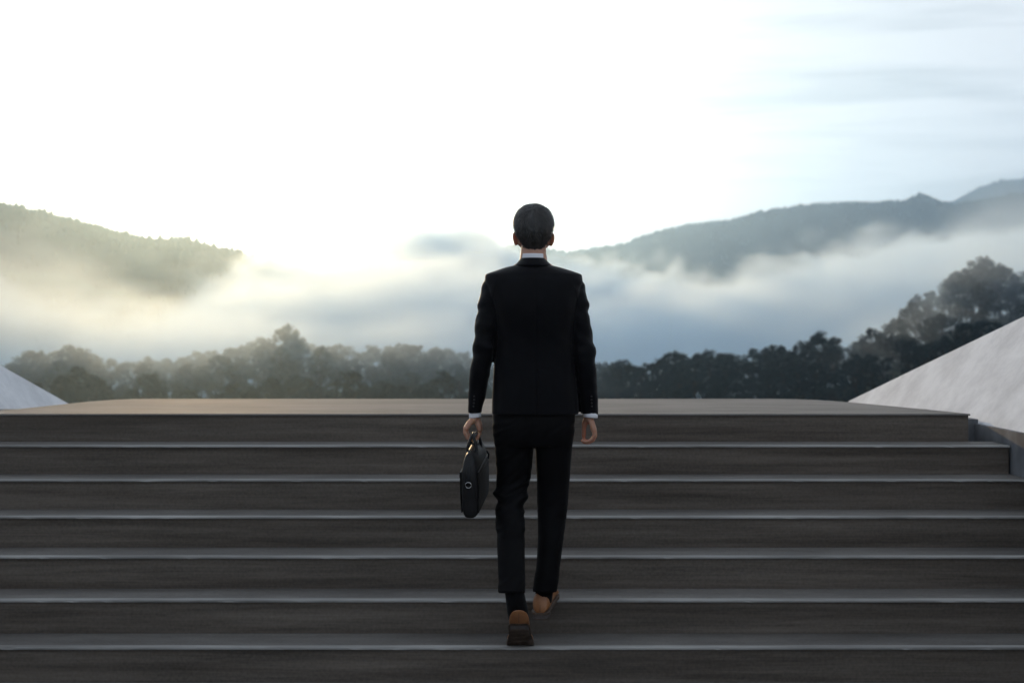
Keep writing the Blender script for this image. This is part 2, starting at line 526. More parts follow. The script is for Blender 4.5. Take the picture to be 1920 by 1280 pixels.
def fuse(name, bm, voxel, smooth_it=3, shape=None):
    """union of the shapes in bm as one continuous smooth surface"""
    me = bpy.data.meshes.new(name + '_raw')
    bmesh.ops.recalc_face_normals(bm, faces=bm.faces)
    bm.to_mesh(me)
    bm.free()
    o = bpy.data.objects.new(name + '_raw', me)
    COL.objects.link(o)
    r = o.modifiers.new('r', 'REMESH')
    r.mode = 'VOXEL'
    r.voxel_size = voxel
    if smooth_it:
        s = o.modifiers.new('s', 'SMOOTH')
        s.iterations = smooth_it
        s.factor = 0.5
    dg = bpy.context.evaluated_depsgraph_get()
    out = bpy.data.meshes.new_from_object(o.evaluated_get(dg))
    out.name = name
    bpy.data.objects.remove(o)
    bpy.data.meshes.remove(me)
    if shape:
        n = len(out.vertices)
        co = np.empty(n * 3); out.vertices.foreach_get('co', co)
        no = np.empty(n * 3); out.vertices.foreach_get('normal', no)
        co = co.reshape(-1, 3); no = no.reshape(-1, 3)
        d = np.array([shape(Vector(p), Vector(q)) for p, q in zip(co, no)])
        co += no * d[:, None]
        out.vertices.foreach_set('co', co.ravel())
        out.update()
    return out
def to_px(p):
    return 960 + p.x * FPX / p.y, HZ - (p.z - EYE) * FPX / p.y

m_skin = noise_color(mat('skin', rough=0.5, spec=0.4, sub=0.6), (0.42, 0.22, 0.145), (0.52, 0.29, 0.20), scale=30, bump=0.08, bscale=300, bdist=0.001)
_b = m_skin.node_tree.nodes['Principled BSDF']
_b.inputs['Subsurface Radius'].default_value = (1.0, 0.32, 0.15)
_b.inputs['Subsurface Scale'].default_value = 0.02
def cloth(name, c0, c1, rough, sheen, weave=1400):
    m = noise_color(mat(name, rough=rough, spec=0.08, sheen=sheen), c0, c1, scale=9, bump=0.10, bscale=weave, bdist=0.0006)
    return m
m_jacket = cloth('jacket_wool', (0.0026, 0.0026, 0.0040), (0.0046, 0.0046, 0.0064), 0.55, 0.05)
m_trouser = cloth('trouser_wool', (0.0028, 0.0027, 0.0034), (0.0048, 0.0046, 0.0056), 0.60, 0.02)
m_shirt = cloth('shirt_cotton', (0.74, 0.72, 0.75), (0.82, 0.81, 0.83), 0.8, 0.1)
m_sock = cloth('sock_knit', (0.003, 0.003, 0.0035), (0.005, 0.005, 0.006), 0.9, 0.1, 700)
m_shoe = noise_color(mat('tan_leather', rough=0.36, spec=0.5), (0.22, 0.085, 0.032), (0.36, 0.155, 0.06), scale=14, lo=.3, hi=.7, bump=0.15, bscale=160, bdist=0.001, rough_var=0.12)
m_sole = noise_color(mat('worn_sole', rough=0.7, spec=0.3), (0.05, 0.034, 0.025), (0.13, 0.092, 0.07), scale=22, bump=0.35, bscale=70, bdist=0.002)
m_heel = noise_color(mat('heel_rubber', rough=0.75, spec=0.3), (0.075, 0.062, 0.058), (0.12, 0.10, 0.094), scale=30, bump=0.3, bscale=120, bdist=0.001)
m_hair = noise_color(mat('black_hair', rough=0.34, spec=0.7), (0.006, 0.005, 0.0045), (0.040, 0.033, 0.029), scale=60, stretch=(1, 1, .3))
m_eye = mat('eye', (0.55, 0.53, 0.5), rough=0.15)
m_button = mat('horn_button', (0.012, 0.012, 0.014), rough=0.3)

person = empty('person', (0.02, 6.86, -5 * R))
tag(person, 'person in a black suit climbing the stairs, seen from behind, briefcase in one hand', 'person')
def part(name, me, m, parent=None, smooth=True):
    o = link(name, me, m, parent or person, smooth)
    if parent is None:
        place(o)
    return o

DT = 6.76          # depth of the trunk
S = DT / FPX       # metres per photo pixel at the trunk
def hsec(pl, pr, py, d, depth, e=2.3, tilt=0.0):
    """horizontal section spanning photo columns pl..pr at row py, 'depth' its half depth"""
    a, b = at(pl, py, d), at(pr, py, d)
    return ((a + b) / 2, (b - a) / 2, Vector((0, depth, tilt)), e)

# --- the jacket: trunk and sleeves
bm = bmesh.new()
trunk = [(497, 967, 1032, .060, 2.0, .02), (501, 950, 1050, .072, 2.1, .02), (507, 931, 1070, .084, 2.2, .015), (513, 914, 1088, .092, 2.3, .01), (517, 910, 1092, .098, 2.4, .01),
         (530, 911, 1092, .108, 2.5, 0), (550, 916, 1088, .120, 2.6, 0), (575, 923, 1082, .128, 2.6, 0), (610, 927, 1079, .124, 2.5, 0), (645, 928, 1078, .116, 2.4, 0),
         (680, 926, 1080, .116, 2.4, 0), (715, 924, 1082, .120, 2.5, 0), (750, 922.5, 1084, .124, 2.6, 0), (776, 922, 1085, .126, 2.7, 0)]
loft(bm, [hsec(l, r, py, DT + off, dep, e) for py, l, r, dep, e, off in [tuple(q) for q in curve(trunk, 3)]], 48)
SL_L = [(932, 519.5, 12, .02), (927.5, 526, 19, .02), (925, 540, 23, .02), (921, 570, 24, .01), (917.5, 590, 23.5, 0), (912.5, 620, 22.5, -.01), (908.5, 645, 20.5, -.02), (903.5, 675, 20.3, -.02), (898.5, 705, 19, -.01), (895, 735, 17, 0), (891.5, 762, 14.2, .0), (890.5, 774, 13.0, .0)]
SL_R = [(1070, 521.5, 12, .02), (1075, 528, 19, .02), (1077.5, 542, 22.5, .02), (1080.5, 571, 22.5, .01), (1086, 605, 21.8, 0), (1091.5, 640, 21, -.01), (1096, 672, 20, -.02), (1099.5, 700, 19, -.01), (1102.2, 730, 18.2, 0), (1104.5, 760, 17.2, .01), (1105.3, 776, 16.6, .01)]
def sleeve(bm, rows, side):
    rows = curve(rows, 4)
    secs = []
    for i, (px, py, r, off) in enumerate(rows):
        c = at(px, py, DT + off)
        k = 1.0
        secs.append((c, Vector((r * S * k, 0, r * S * (.05 if side < 0 else -.05))), Vector((0, r * S * 1.18, 0)), 2.1))
    loft(bm, secs, 28)
sleeve(bm, SL_L, -1)
sleeve(bm, SL_R, 1)
def fold(x, c, w):
    return math.exp(-((x - c) / w) ** 2)
def jacket_shape(p, n):
    px, py = to_px(p)
    d = 0.0016 * mnoise.noise(Vector((p.x * 9, p.y * 9, p.z * 5))) + .0008 * mnoise.noise(Vector((p.x * 22, p.y * 22, p.z * 14)))
    back = n.y < -0.2
    arm = px < 922 + max(0, (570 - py)) * .2 or px > 1084 - max(0, (570 - py)) * .2
    if arm:
        # creases across the sleeve
        q = p.z * 60 + 14 * p.x + 2.2 * mnoise.noise(Vector((p.x * 8, p.y * 14, p.z * 6)))
        s = mnoise.noise(Vector((p.x * 14 + (3 if px > 1000 else 0), p.y * 12 + p.z * 10, p.z * 24)))
        env = fold(py, 575, 45) * 1.0 + fold(py, 650, 34) * .9 + fold(py, 720, 50) * .35
        d += .0095 * s * env + .0020 * math.sin(q) * env
    elif back:
        if py < 692:
            d -= .0022 * fold(px, 1003 + (py - 500) * .02, 1.2)          # centre back seam
        else:
            d -= .0055 * fold(px, 1007, 1.6) - .002 * sstep(1007, 1011, px) * fold(px, 1011, 14)   # the vent
        d += .0042 * mnoise.noise(Vector((p.x * 7 + 4, p.z * 16 + p.x * 12, 1.0))) * fold(py, 650, 60) + .003 * mnoise.noise(Vector((p.x * 16 + p.z * 8, p.z * 9, 4.0))) * fold(py, 560, 40)
    return d
jacket = part('jacket', fuse('jacket', bm, 0.0042, 6, jacket_shape), m_jacket)
tag(jacket, 'black single-vent suit jacket')
# collar of the jacket: a folded band round the neck
def neck_band(name, rows, th, m, parent, front_drop):
    """rows: (py, half width px, half depth m, centre px, depth offset)"""
    bm = bmesh.new()
    n = 56
    rings = []
    for shift in (0, th):
        for py, hw, dep, cx, off in (rows if shift == 0 else rows[::-1]):
            ring = []
            for q in range(n):
                a = q * math.tau / n
                c = at(cx, py, DT + off)
                x = math.cos(a) * (hw * S - shift)
                y = math.sin(a) * (dep - shift)
                dz = -front_drop * sstep(-.1, 1, math.sin(a))
                ring.append(bm.verts.new((c.x + x, c.y + y, c.z + dz)))
            rings.append(ring)
    k = len(rings)
    for i in range(k):
        r0, r1 = rings[i], rings[(i + 1) % k]
        for q in range(n):
            bm.faces.new((r0[q], r0[(q + 1) % n], r1[(q + 1) % n], r1[q]))
    return bm_obj(name, bm, m, parent, True)
neck_band('collar', [(499.5, 36.5, .083, 999.5, .022), (496.5, 34.0, .080, 999.5, .022), (491, 28.5, .072, 999.3, .026), (486, 24, .066, 999, .03), (484, 22.6, .0645, 999, .03)], .004, m_jacket, jacket, .075)
neck_band('shirt_collar', [(490, 22.3, .062, 999.3, .03), (484, 21.6, .061, 999.4, .031), (478, 20.6, .060, 999.5, .033), (476, 20.2, .0595, 999.5, .034)], .003, m_shirt, None, .055).parent = person
place(bpy.data.objects['shirt_collar'])
# shirt cuffs and sleeve buttons
def cuff(rows):
    bm = bmesh.new()
    secs = [(at(px, py, DT + .003), Vector((r * S, 0, t * S)), Vector((0, r * S * 1.12, 0)), 2.1) for px, py, r, t in rows]
    loft(bm, secs, 26)
    place(bm_obj('cuff', bm, m_shirt, person, True))
cuff([(890.6, 768, 11.2, 1), (890.9, 779, 11.6, 1.2), (891, 781.6, 11.6, 1.4), (891, 782.4, 11.0, 1.4)])
cuff([(1106, 770, 13.8, -.6), (1107, 779, 13.8, -.9), (1107.2, 781.5, 13.6, -1.1), (1107.2, 782.3, 13.0, -1.1)])
for px0, py0, sgn in ((889.5, 742, 1), (1108, 742, -1)):
    for q in range(4):
        bm = bmesh.new()
        p = at(px0 + sgn * q * -.3, py0 + q * 6.2, DT)
        ball(bm, (p.x, DT - (17 - q * 1.1) * S * 1.16, p.z), (.0042, .0028, .0042), u=12, v=8)
        bo = bm_obj('button', bm, m_button, jacket, True)

# --- the trousers
bm = bmesh.new()
hips = [(758, 925, 1079, .108), (775, 924.5, 1078.5, .112), (792, 924.5, 1077.5, .114), (810, 924.5, 1076, .112), (824, 926, 1074.5, .104), (834, 927.5, 1073.5, .094)]
loft(bm, [hsec(l, r, py, DT, dep, 2.5) for py, l, r, dep in hips], 48)
LEG_L = [(812, 926, 1001, .090, 0), (838, 928.5, 1000, .088, .005), (860, 929.5, 998, .084, .01), (890, 931.5, 995.5, .079, .02), (912, 930, 990, .075, .02), (925, 928, 987.5, .073, .01), (940, 929, 985, .072, -.005),
         (955, 930, 982.5, .070, -.02), (980, 930, 983.5, .068, -.05), (1010, 931.5, 983.5, .066, -.085), (1050, 933, 984, .063, -.13), (1085, 934, 984.8, .060, -.165), (1111, 934.2, 985.2, .058, -.19)]
LEG_R = [(812, 1000, 1075, .090, 0), (838, 1003.5, 1073, .088, .01), (870, 1005, 1070.5, .084, .025), (910, 1006.5, 1067.2, .078, .045), (950, 1007.5, 1064, .072, .055), (985, 1008.5, 1060, .069, .05), (1020, 1008, 1055.5, .066, .035),
         (1060, 1005, 1050.5, .063, .025), (1090, 1001, 1047, .061, .02), (1108, 999, 1044, .060, .018)]
for leg in (LEG_L, LEG_R):
    loft(bm, [hsec(l, r, py, DT + off, dep, 2.15, -.012 * (1 if leg is LEG_L else .3)) for py, l, r, dep, off in [tuple(q) for q in curve(leg, 3)]], 32)
def trouser_shape(p, n):
    px, py = to_px(p)
    left = px < 1001
    d = .0015 * mnoise.noise(Vector((p.x * 12, p.y * 10, p.z * 6)))
    s = mnoise.noise(Vector((p.x * 9 + (0 if left else 5), p.z * 26 - p.x * 16, p.y * 7)))
    s = 1 - 2 * abs(s) * 1.6
    if left:
        env = fold(py, 930, 34) + .6 * fold(py, 985, 30) + .35 * fold(py, 860, 40) + .3 * fold(py, 1090, 26)
        q = (py - 924) - (px - 926) * .35
        d += .0052 * s * env
        d += .0075 * fold(q, 0, 5) * fold(px, 926, 26) - .005 * fold(q, 13, 6) * fold(px, 928, 24)
        d += .0060 * fold(py, 933, 8) * fold(px, 988, 14)
    else:
        d += .0028 * s * (fold(py, 950, 60) * .5 + fold(py, 1090, 25) * .5)
    d += .0030 * s * fold(py, 800, 18)
    return d
trousers = part('trousers', fuse('trousers', bm, 0.0045, 3, trouser_shape), m_trouser)

# --- the body: one continuous surface (head, neck, trunk, arms, hands, legs)
bm = bmesh.new()
HC = at(1000.5, 428, DT + .085)
def H(x, y, z):
    return HC + Vector((x, y, z))
ball(bm, H(0, -.002, .004), (.0745, .094, .089), u=36, v=24)              # skull
ball(bm, H(0, .034, -.055), (.056, .060, .062), u=28, v=18)              # face
ball(bm, H(0, .062, -.092), (.030, .026, .026))                          # chin
ball(bm, H(0, .012, -.060), (.062, .052, .045))                          # jaw angle
for s in (-1, 1):
    ball(bm, H(s * .038, .066, -.032), (.020, .018, .016))               # cheekbones
    ball(bm, H(s * .028, .080, .012), (.024, .012, .008))                # brows
tube(bm, [H(0, .088, .002), H(0, .098, -.018), H(0, .106, -.034)], [.008, .009, .012], 12)
ball(bm, H(-.012, .098, -.037), (.008, .009, .007)); ball(bm, H(.012, .098, -.037), (.008, .009, .007))
ball(bm, H(0, .090, -.058), (.022, .009, .0045)); ball(bm, H(0, .089, -.067), (.019, .009, .0055))   # lips
# neck into shoulders
loft(bm, [(H(0, -.022, -.05), Vector((.054, 0, 0)), Vector((0, .056, 0)), 2.1), (H(0, -.022, -.075), Vector((.0555, 0, 0)), Vector((0, .057, 0)), 2.1),
          (H(-.001, -.03, -.11), Vector((.0565, 0, 0)), Vector((0, .058, 0)), 2.1), (H(-.002, -.045, -.15), Vector((.062, 0, 0)), Vector((0, .058, 0)), 2.1), (H(-.002, -.07, -.19), Vector((.12, 0, 0)), Vector((0, .06, 0)), 2)], 32)
# ears: a rim, a bowl and a lobe
for s, ey0, ey1, ex in ((-1, 434, 461, 0), (1, 436, 462, 0)):
    cz = at(1000.5, (ey0 + ey1) / 2, DT + .085).z
    hh = (ey1 - ey0) / 2 * S
    rim = []
    for q in range(11):
        a = math.radians(-60 + q * 27)
        out = .0165 * (1 - .35 * (q / 10)) * (.55 + .45 * math.sin(min(math.pi, a + 1.0)))
        rim.append(Vector((HC.x + s * (.0755 + .0155 * max(0, math.sin(math.radians(20 + q * 15))) * (1.1 - .035 * q)), HC.y - .004 - .017 * math.sin(math.radians(q * 26 - 60)), cz + hh * .88 * math.cos(math.radians(q * 17)))))
    tube(bm, rim, [.0045] * 11, 8)
    ball(bm, (HC.x + s * .0815, HC.y - .004, cz + .002), (.0055, .014, hh * .82), Vector((0, 0, 1)).rotation_difference(Vector((s * .22, 0, 1))))
    ball(bm, (HC.x + s * .077, HC.y + .003, cz - hh * .72), (.006, .009, .0095))
    ball(bm, (HC.x + s * .068, HC.y + .006, cz - .001), (.016, .012, hh * .8))
    ball(bm, (HC.x + s * .052, HC.y + .006, cz - .006), (.020, .030, .034))
# trunk, arms and legs under the clothes
loft(bm, [hsec(l + 14, r - 14, py, DT + off, dep - .022, 2.2) for py, l, r, dep, e, off in trunk[3:]] , 32)
loft(bm, [hsec(940, 1062, py, DT, .08, 2.2) for py in (770, 800, 830)], 32)
def limb(rows, rads):
    tube(bm, [at(px, py, DT + off) for px, py, off in rows], rads, 14)
limb([(930, 535, .02), (917, 600, 0), (907, 655, -.02), (897, 715, 0), (891, 772, 0), (891, 783, 0)], [.040, .036, .031, .030, .0215, .0205])
limb([(1074, 535, .02), (1085, 600, 0), (1094, 655, -.02), (1101, 715, 0), (1104.5, 772, .01), (1104.5, 783, .01)], [.040, .036, .032, .031, .024, .0235])
limb([(964, 815, 0), (962, 880, .015), (958, 935, 0), (957, 1000, -.075), (961, 1085, -.165), (966, 1128, -.20)], [.068, .060, .048, .046, .034, .032])
limb([(1038, 815, 0), (1038, 880, .03), (1036, 945, .055), (1034, 1000, .045), (1027, 1075, .022), (1020, 1112, .02)], [.068, .060, .048, .046, .036, .034])
# hands
def finger(pts, r0, depth_shift):
    P = [at(px, py, DT + off + depth_shift) for px, py, off in pts]
    n = len(P)
    tube(bm, P, [r0 * (1.12 - .30 * i / (n - 1)) for i in range(n)], 10)
# left hand closed round the briefcase handle: the knuckles stand out, fingers pass under the grip and up its far side
for i, (kx, ky, r) in enumerate(((872, 803, .0080), (870.5, 802, .0088), (871, 801, .0092), (873, 800.5, .0090))):
    off = -.032 + i * .0205
    limb([(890, 784, .25 * off), (881, 792, .6 * off), (kx + 2.5, ky, off)], [.0155, .0135, .0115])
    finger([(kx + 2, ky, off), (kx + 1.5, ky + 9, off), (kx + 6.5, ky + 18.5, off), (kx + 15, ky + 23, off), (kx + 24, ky + 18.5, off), (kx + 26.2, ky + 12, off)], r, 0)
limb([(895, 785, .012), (899, 795, .030), (900.5, 806, .040)], [.0150, .0135, .0110])           # ball of the thumb
limb([(900.5, 805, .040), (899.5, 813, .052), (894, 820, .064)], [.0105, .0095, .0080])
limb([(893, 786, 0), (897, 796, -.004), (899, 806, -.006)], [.0155, .0130, .0090])             # heel of the palm
# right hand hanging half open
for i, (kx, ky, r, ext) in enumerate(((1112.5, 806, .0078, -1.5), (1114.5, 806.5, .0088, 0), (1115, 806, .0090, .3), (1114, 804.5, .0087, -.8))):
    off = -.026 + i * .0205
    limb([(1105.5, 785, .3 * off + .006), (1110, 794, .7 * off), (kx, ky, off)], [.0165, .0135, .0108])
    finger([(kx, ky, off), (kx + 1.2, ky + 10 + ext * .3, off + .001), (kx - 3.0, ky + 19 + ext, off + .003), (kx - 11.5, ky + 23.5 + ext, off + .005), (kx - 21, ky + 22 + ext * 1.5, off + .006)], r, 0)
limb([(1101, 785, .012), (1096.5, 793, .026), (1095, 802, .036)], [.0155, .0130, .0102])
limb([(1095, 801, .036), (1094.5, 811, .044), (1094.5, 821, .050)], [.0098, .0088, .0072])
body = part('body', fuse('body', bm, 0.0036, 2), m_skin)
for s in (-1, 1):
    bm = bmesh.new()
    ball(bm, H(s * .030, .078, -.008), (.0125, .0125, .0125), u=16, v=12)
    bm_obj('eye', bm, m_eye, body, True)

# --- hair: a close cap and short combed locks
def scalp(az, el, lift):
    """az 0 = face (+y), el = elevation; a point 'lift' metres off the skull"""
    ce, se = math.cos(el), math.sin(el)
    rx, ry, rz = .0755 + lift, .097 + lift, .0905 + lift
    e = 2.25
    x, y, z = math.sin(az) * ce, math.cos(az) * ce, se
    k = (abs(x) ** e + abs(y) ** e + abs(z) ** e) ** (-1 / e)
    p = H(x * k * rx, -.002 + y * k * ry, .004 + z * k * rz)
    if z < 0 and y < 0.15:                    # behind the ears the hair runs down on to the neck
        s_ = sstep(0, 1, -z / .95)
        q = math.hypot(x, y)
        xx, yy_ = x / q, y / q
        kk = (abs(xx) ** e + abs(yy_) ** e) ** (-1 / e)
        p2 = H(xx * kk * (rx + (.0575 + lift - rx) * s_), -.002 + yy_ * kk * (ry + (.080 + lift - ry) * s_), .004 + z * .104)
        p = p.lerp(p2, min(1, max(0, (.15 - y) / .25)))
    return p
def hairline(az):
    a = abs((az + math.pi) % math.tau - math.pi)      # 0 face .. pi nape
    return math.radians(interp([(0, 34), (.6, 32), (1.05, 16), (1.3, -2), (1.55, -6), (1.85, -18), (2.1, -40), (2.35, -60), (2.65, -76), (3.15, -84)], a)) + .10 * mnoise.noise(Vector((math.cos(az) * 9, math.sin(az) * 9, 3)))
bm = bmesh.new()
na, ne = 160, 64
hv = []
for j in range(ne + 1):
    for i in range(na):
        az = i * math.tau / na
        h0 = hairline(az) - .02
        el = h0 + (math.pi / 2 - h0) * j / ne
        t = j / ne
        lk = .0125 * min(1, t * 2.4) ** .6 - .0025
        pq = scalp(az, el, 0) - scalp(math.radians(190), math.radians(48), 0)
        ang = math.atan2(pq.z, pq.x) + 14 * pq.length
        lk += .0062 * (abs(mnoise.noise(Vector((math.cos(ang) * 3.2, math.sin(ang) * 3.2, pq.length * 9)))) * 2 - .5) * min(1, t * 3)
        lk += .0020 * mnoise.noise(Vector((math.sin(az) * 5, math.cos(az) * 5, el * 4 + 2))) * min(1, t * 4)
        hv.append(bm.verts.new(scalp(az, el, lk)))
for j in range(ne):
    for i in range(na):
        bm.faces.new((hv[j * na + i], hv[j * na + (i + 1) % na], hv[(j + 1) * na + (i + 1) % na], hv[(j + 1) * na + i]))
hair = bm_obj('hair', bm, m_hair, person, True)
place(hair)
tag(hair, 'short black hair combed back with a crown whorl')
hr = random.Random(5)
v, f = [], []
WH = (math.radians(190), math.radians(48))           # the whorl, on the back of the crown
for k in range(7000):
    az = hr.uniform(0, math.tau)
    h0 = hairline(az)
    el = math.asin(min(.999, max(-.99, hr.uniform(math.sin(h0), 1))))
    # direction: away from the whorl, with a swirl, falling at the back and sides
    pa = scalp(az, el, .006)
    pw = scalp(WH[0], WH[1], .006)
    out = (pa - pw)
    nrm = (pa - H(0, 0, 0)).normalized()
    out = (out - nrm * out.dot(nrm))
    dist = out.length
    out = out.normalized() if dist > 1e-4 else Vector((1, 0, 0))
    swirl = nrm.cross(out)
    dr = out + swirl * (.9 * math.exp(-dist / .05)) + Vector((0, 0, -.45 * (el < .6))) + Vector((hr.gauss(0, .16), hr.gauss(0, .16), hr.gauss(0, .12)))
    dr = (dr - nrm * dr.dot(nrm)).normalized()
    edge = sstep(0, .5, el - h0)
    L = (.008 + .026 * edge) * hr.uniform(.6, 1.2)
    lift0 = -.001 + .0105 * edge
    p = H(0, 0, 0) + (pa - H(0, 0, 0)) + nrm * (lift0 - .006)
    w = hr.uniform(.0007, .0016)
    lift = hr.uniform(.0005, .0075)
    b = len(v)
    ns = 4
    for q in range(ns + 1):
        t = q / ns
        c = p + dr * L * t
        # stay on the skull's curve
        rad = (c - HC)
        c = HC + rad * ((p - HC).length / rad.length) + nrm * (lift * math.sin(t * 2.4))
        sd_ = nrm.cross(dr).normalized() * w * (1 - .75 * t)
        v += [c - sd_, c + sd_]
    for q in range(ns):
        f.append((b + 2 * q, b + 2 * q + 1, b + 2 * q + 3, b + 2 * q + 2))
locks = link('hair_locks', mesh_from('hair_locks', v, f), m_hair, hair, True)
tag(locks, kind='stuff')

# --- socks and shoes
def sock(rows, rads):
    bm = bmesh.new()
    tube(bm, [at(px, py, DT + off) for px, py, off in rows], rads, 20)
    place(bm_obj('sock', bm, m_sock, person, True))
sock([(962, 1090, -.168), (966, 1118, -.195), (970, 1142, -.205), (974, 1165, -.17)], [.040, .042, .045, .044])
sock([(1025, 1080, .022), (1021, 1105, .022), (1019, 1124, .03)], [.040, .039, .038])

def shoe(ballp, yaw, pitch, L=.292, wide=.054):
    """foot space: x across, y heel->toe, z up; bent at the ball of the foot, which stands at ballp"""
    yb = L * .70
    Rz = Matrix.Rotation(yaw, 3, 'Z')
    def bend(p):
        x, y, z = p
        dy = y - yb
        if dy < 0:                      # behind the ball: rotate about it, easing in
            a = -pitch * sstep(0, .05, -dy)
            y2 = yb + dy * math.cos(a) - z * math.sin(a) * -1 * -1
            y2 = yb + dy * math.cos(a) + z * math.sin(-a) * -1
            z2 = dy * math.sin(a) + z * math.cos(a)
            y, z = y2, z2
        return Vector(ballp) + Rz @ Vector((x, y - yb, z))
    def width(t):
        return wide * interp([(0, .46), (.02, .64), (.07, .76), (.2, .77), (.4, .78), (.55, .88), (.70, 1.0), (.82, .95), (.92, .74), (.975, .45), (1, .2)], t)
    def skew(t):
        return .004 * math.sin(t * 3)
    root = bmesh.new()
    # upper
    ts = [0, .012, .03, .06, .1, .16, .24, .32, .4, .5, .6, .7, .8, .88, .94, .975, 1]
    tops = [(0, .060), (.012, .088), (.03, .097), (.06, .099), (.16, .080), (.26, .067), (.34, .076), (.45, .082), (.55, .074), (.66, .060), (.8, .046), (.9, .038), (.97, .028), (1, .018)]
    n = 24
    rings = []
    for t in ts:
        w = width(t)
        h = interp(tops, t)
        ring = []
        for q in range(n):
            a = q * math.tau / n
            ca, sa = math.cos(a), math.sin(a)
            e = 2.6
            x = w * abs(ca) ** (2 / e) * (1 if ca > 0 else -1)
            z = .012 + (h - .012) * (.5 + .5 * abs(sa) ** (2 / e) * (1 if sa > 0 else -1))
            x *= 1 - (.14 if t < .2 else .26) * max(0, (z - .02) / .07) * (1 if t < .9 else .6)
            ring.append(root.verts.new(bend((x + skew(t), t * L, z))))
        rings.append(ring)
    for r0, r1 in zip(rings, rings[1:]):
        for q in range(n):
            root.faces.new((r0[q], r0[(q + 1) % n], r1[(q + 1) % n], r1[q]))
    root.faces.new(rings[0][::-1]); root.faces.new(rings[-1])
    up = bm_obj('shoe', root, m_shoe, person, True)
    place(up)
    # welt and sole
    def slab(name, t0, t1, z0, z1, grow, m, k=18):
        b2 = bmesh.new()
        tt = [t0 + (t1 - t0) * (.5 - .5 * math.cos(math.pi * i / k)) for i in range(k + 1)]
        lo, hi = [], []
        for z, lst in ((z0, lo), (z1, hi)):
            for t in tt:
                w = width(t) + grow
                lst.append([b2.verts.new(bend((s * w + skew(t), t * L + (grow * (-1 if t < .02 else (1 if t > .98 else 0))), z))) for s in (-1, -.5, 0, .5, 1)])
        for i in range(k):
            for c in range(4):
                b2.faces.new((lo[i][c], lo[i + 1][c], lo[i + 1][c + 1], lo[i][c + 1]))
                b2.faces.new((hi[i][c], hi[i][c + 1], hi[i + 1][c + 1], hi[i + 1][c]))
            b2.faces.new((lo[i][0], hi[i][0], hi[i + 1][0], lo[i + 1][0]))
            b2.faces.new((lo[i][4], lo[i + 1][4], hi[i + 1][4], hi[i][4]))
        for i in (0, k):
            for c in range(4):
                fa = (lo[i][c], lo[i][c + 1], hi[i][c + 1], hi[i][c])
                b2.faces.new(fa if i == 0 else fa[::-1])
        return bm_obj(name, b2, m, up)
    slab('sole', 0.004, .996, .006, .0155, .0012, m_sole)
    slab('outsole', .40, .985, 0.0005, .0062, .001, m_sole)
    slab('heel', 0.004, .25, -.0125, .0062, -.0045, m_heel, 10)
    slab('heel_tip', 0.005, .245, -.0175, -.0124, -.0055, m_sole, 10)
    # back seam and a topline piping
    b2 = bmesh.new()
    tube(b2, [bend((0, -.0015 + q * .001, .02 + q * .011)) for q in range(6)], [.0012] * 6, 6)
    bm_obj('back_seam', b2, m_sole, up, True)
    return up
zt6, zt5 = -6 * R, -5 * R
sh = shoe((at(974, 1216, 6.655).x, 6.655, zt6), math.radians(-1), math.radians(33), .300, .059)
tag(sh, 'tan leather shoe with heel raised, worn sole showing')
sh2 = shoe((at(1025, 1130, 6.925).x, 6.925, zt5 + .001), math.radians(-10), math.radians(-12), .290, .052)
tag(sh2, 'tan leather shoe planted on the next step up')

# ------------------------------------------------------------------ the briefcase
m_bag = noise_color(mat('black_leather', rough=0.52, spec=0.3), (0.006, 0.006, 0.007), (0.013, 0.012, 0.013), scale=18, bump=0.22, bscale=260, bdist=0.001, rough_var=0.1)
m_bagface = noise_color(mat('dark_canvas', rough=0.7, spec=0.3), (0.013, 0.0115, 0.011), (0.022, 0.02, 0.019), scale=40, bump=0.25, bscale=600, bdist=0.0008)
m_steel = mat('bright_steel', (0.62, 0.61, 0.60), rough=0.22, metal=1.0)
m_dull = mat('dull_gunmetal', (0.06, 0.06, 0.063), rough=0.55, metal=0.6)
BL, BH, BW = .385, .275, .036
Fv = Vector((.042, .378, .060)).normalized()          # near end -> far end
bc = Vector((-.163, 6.735, -.180))
Rv = Fv.cross(Vector((0, 0, 1))).normalized()
Uv = Rv.cross(Fv).normalized()
case = empty('briefcase', tuple(bc - Uv * BH / 2))
tag(case, 'slim black leather briefcase with steel ring hanging from the person\'s hand', 'briefcase')
def Bp(l, w, u):
    """l along the bag, w across, u up from its middle"""
    return bc + Fv * l + Rv * w + Uv * u
def bobj(name, bm, m, smooth=True, parent=None):
    o = bm_obj(name, bm, m, parent or case, smooth)
    if parent is None:
        place(o)
    return o
bm = bmesh.new()
secs = []
hw = [(-.138, .018), (-.134, .027), (-.120, .0335), (-.08, .037), (0, .038), (.05, .036), (.09, .031), (.115, .025), (.130, .018), (.136, .010)]
n = 36
rings = []
for u, w in [tuple(q) for q in curve(hw, 3)]:
    ring = []
    top_t = max(0, (u - .03) / .11)
    bot_t = max(0, (-.10 - u) / .04)
    hl = BL / 2 - .052 * top_t ** 2 - .018 * bot_t ** 2
    for q in range(n):
        a = q * math.tau / n
        ca, sa = math.cos(a), math.sin(a)
        l = hl * abs(ca) ** (2 / 7) * (1 if ca > 0 else -1)
        ww = w * abs(sa) ** (2 / 5) * (1 if sa > 0 else -1)
        ring.append(bm.verts.new(Bp(l, ww + .0012 * mnoise.noise(Vector((l * 12, u * 14, 2))), u)))
    rings.append(ring)
for r0, r1 in zip(rings, rings[1:]):
    for q in range(n):
        bm.faces.new((r0[q], r0[(q + 1) % n], r1[(q + 1) % n], r1[q]))
bm.faces.new(rings[0][::-1]); bm.faces.new(rings[-1])
bag = bobj('case_body', bm, m_bag)
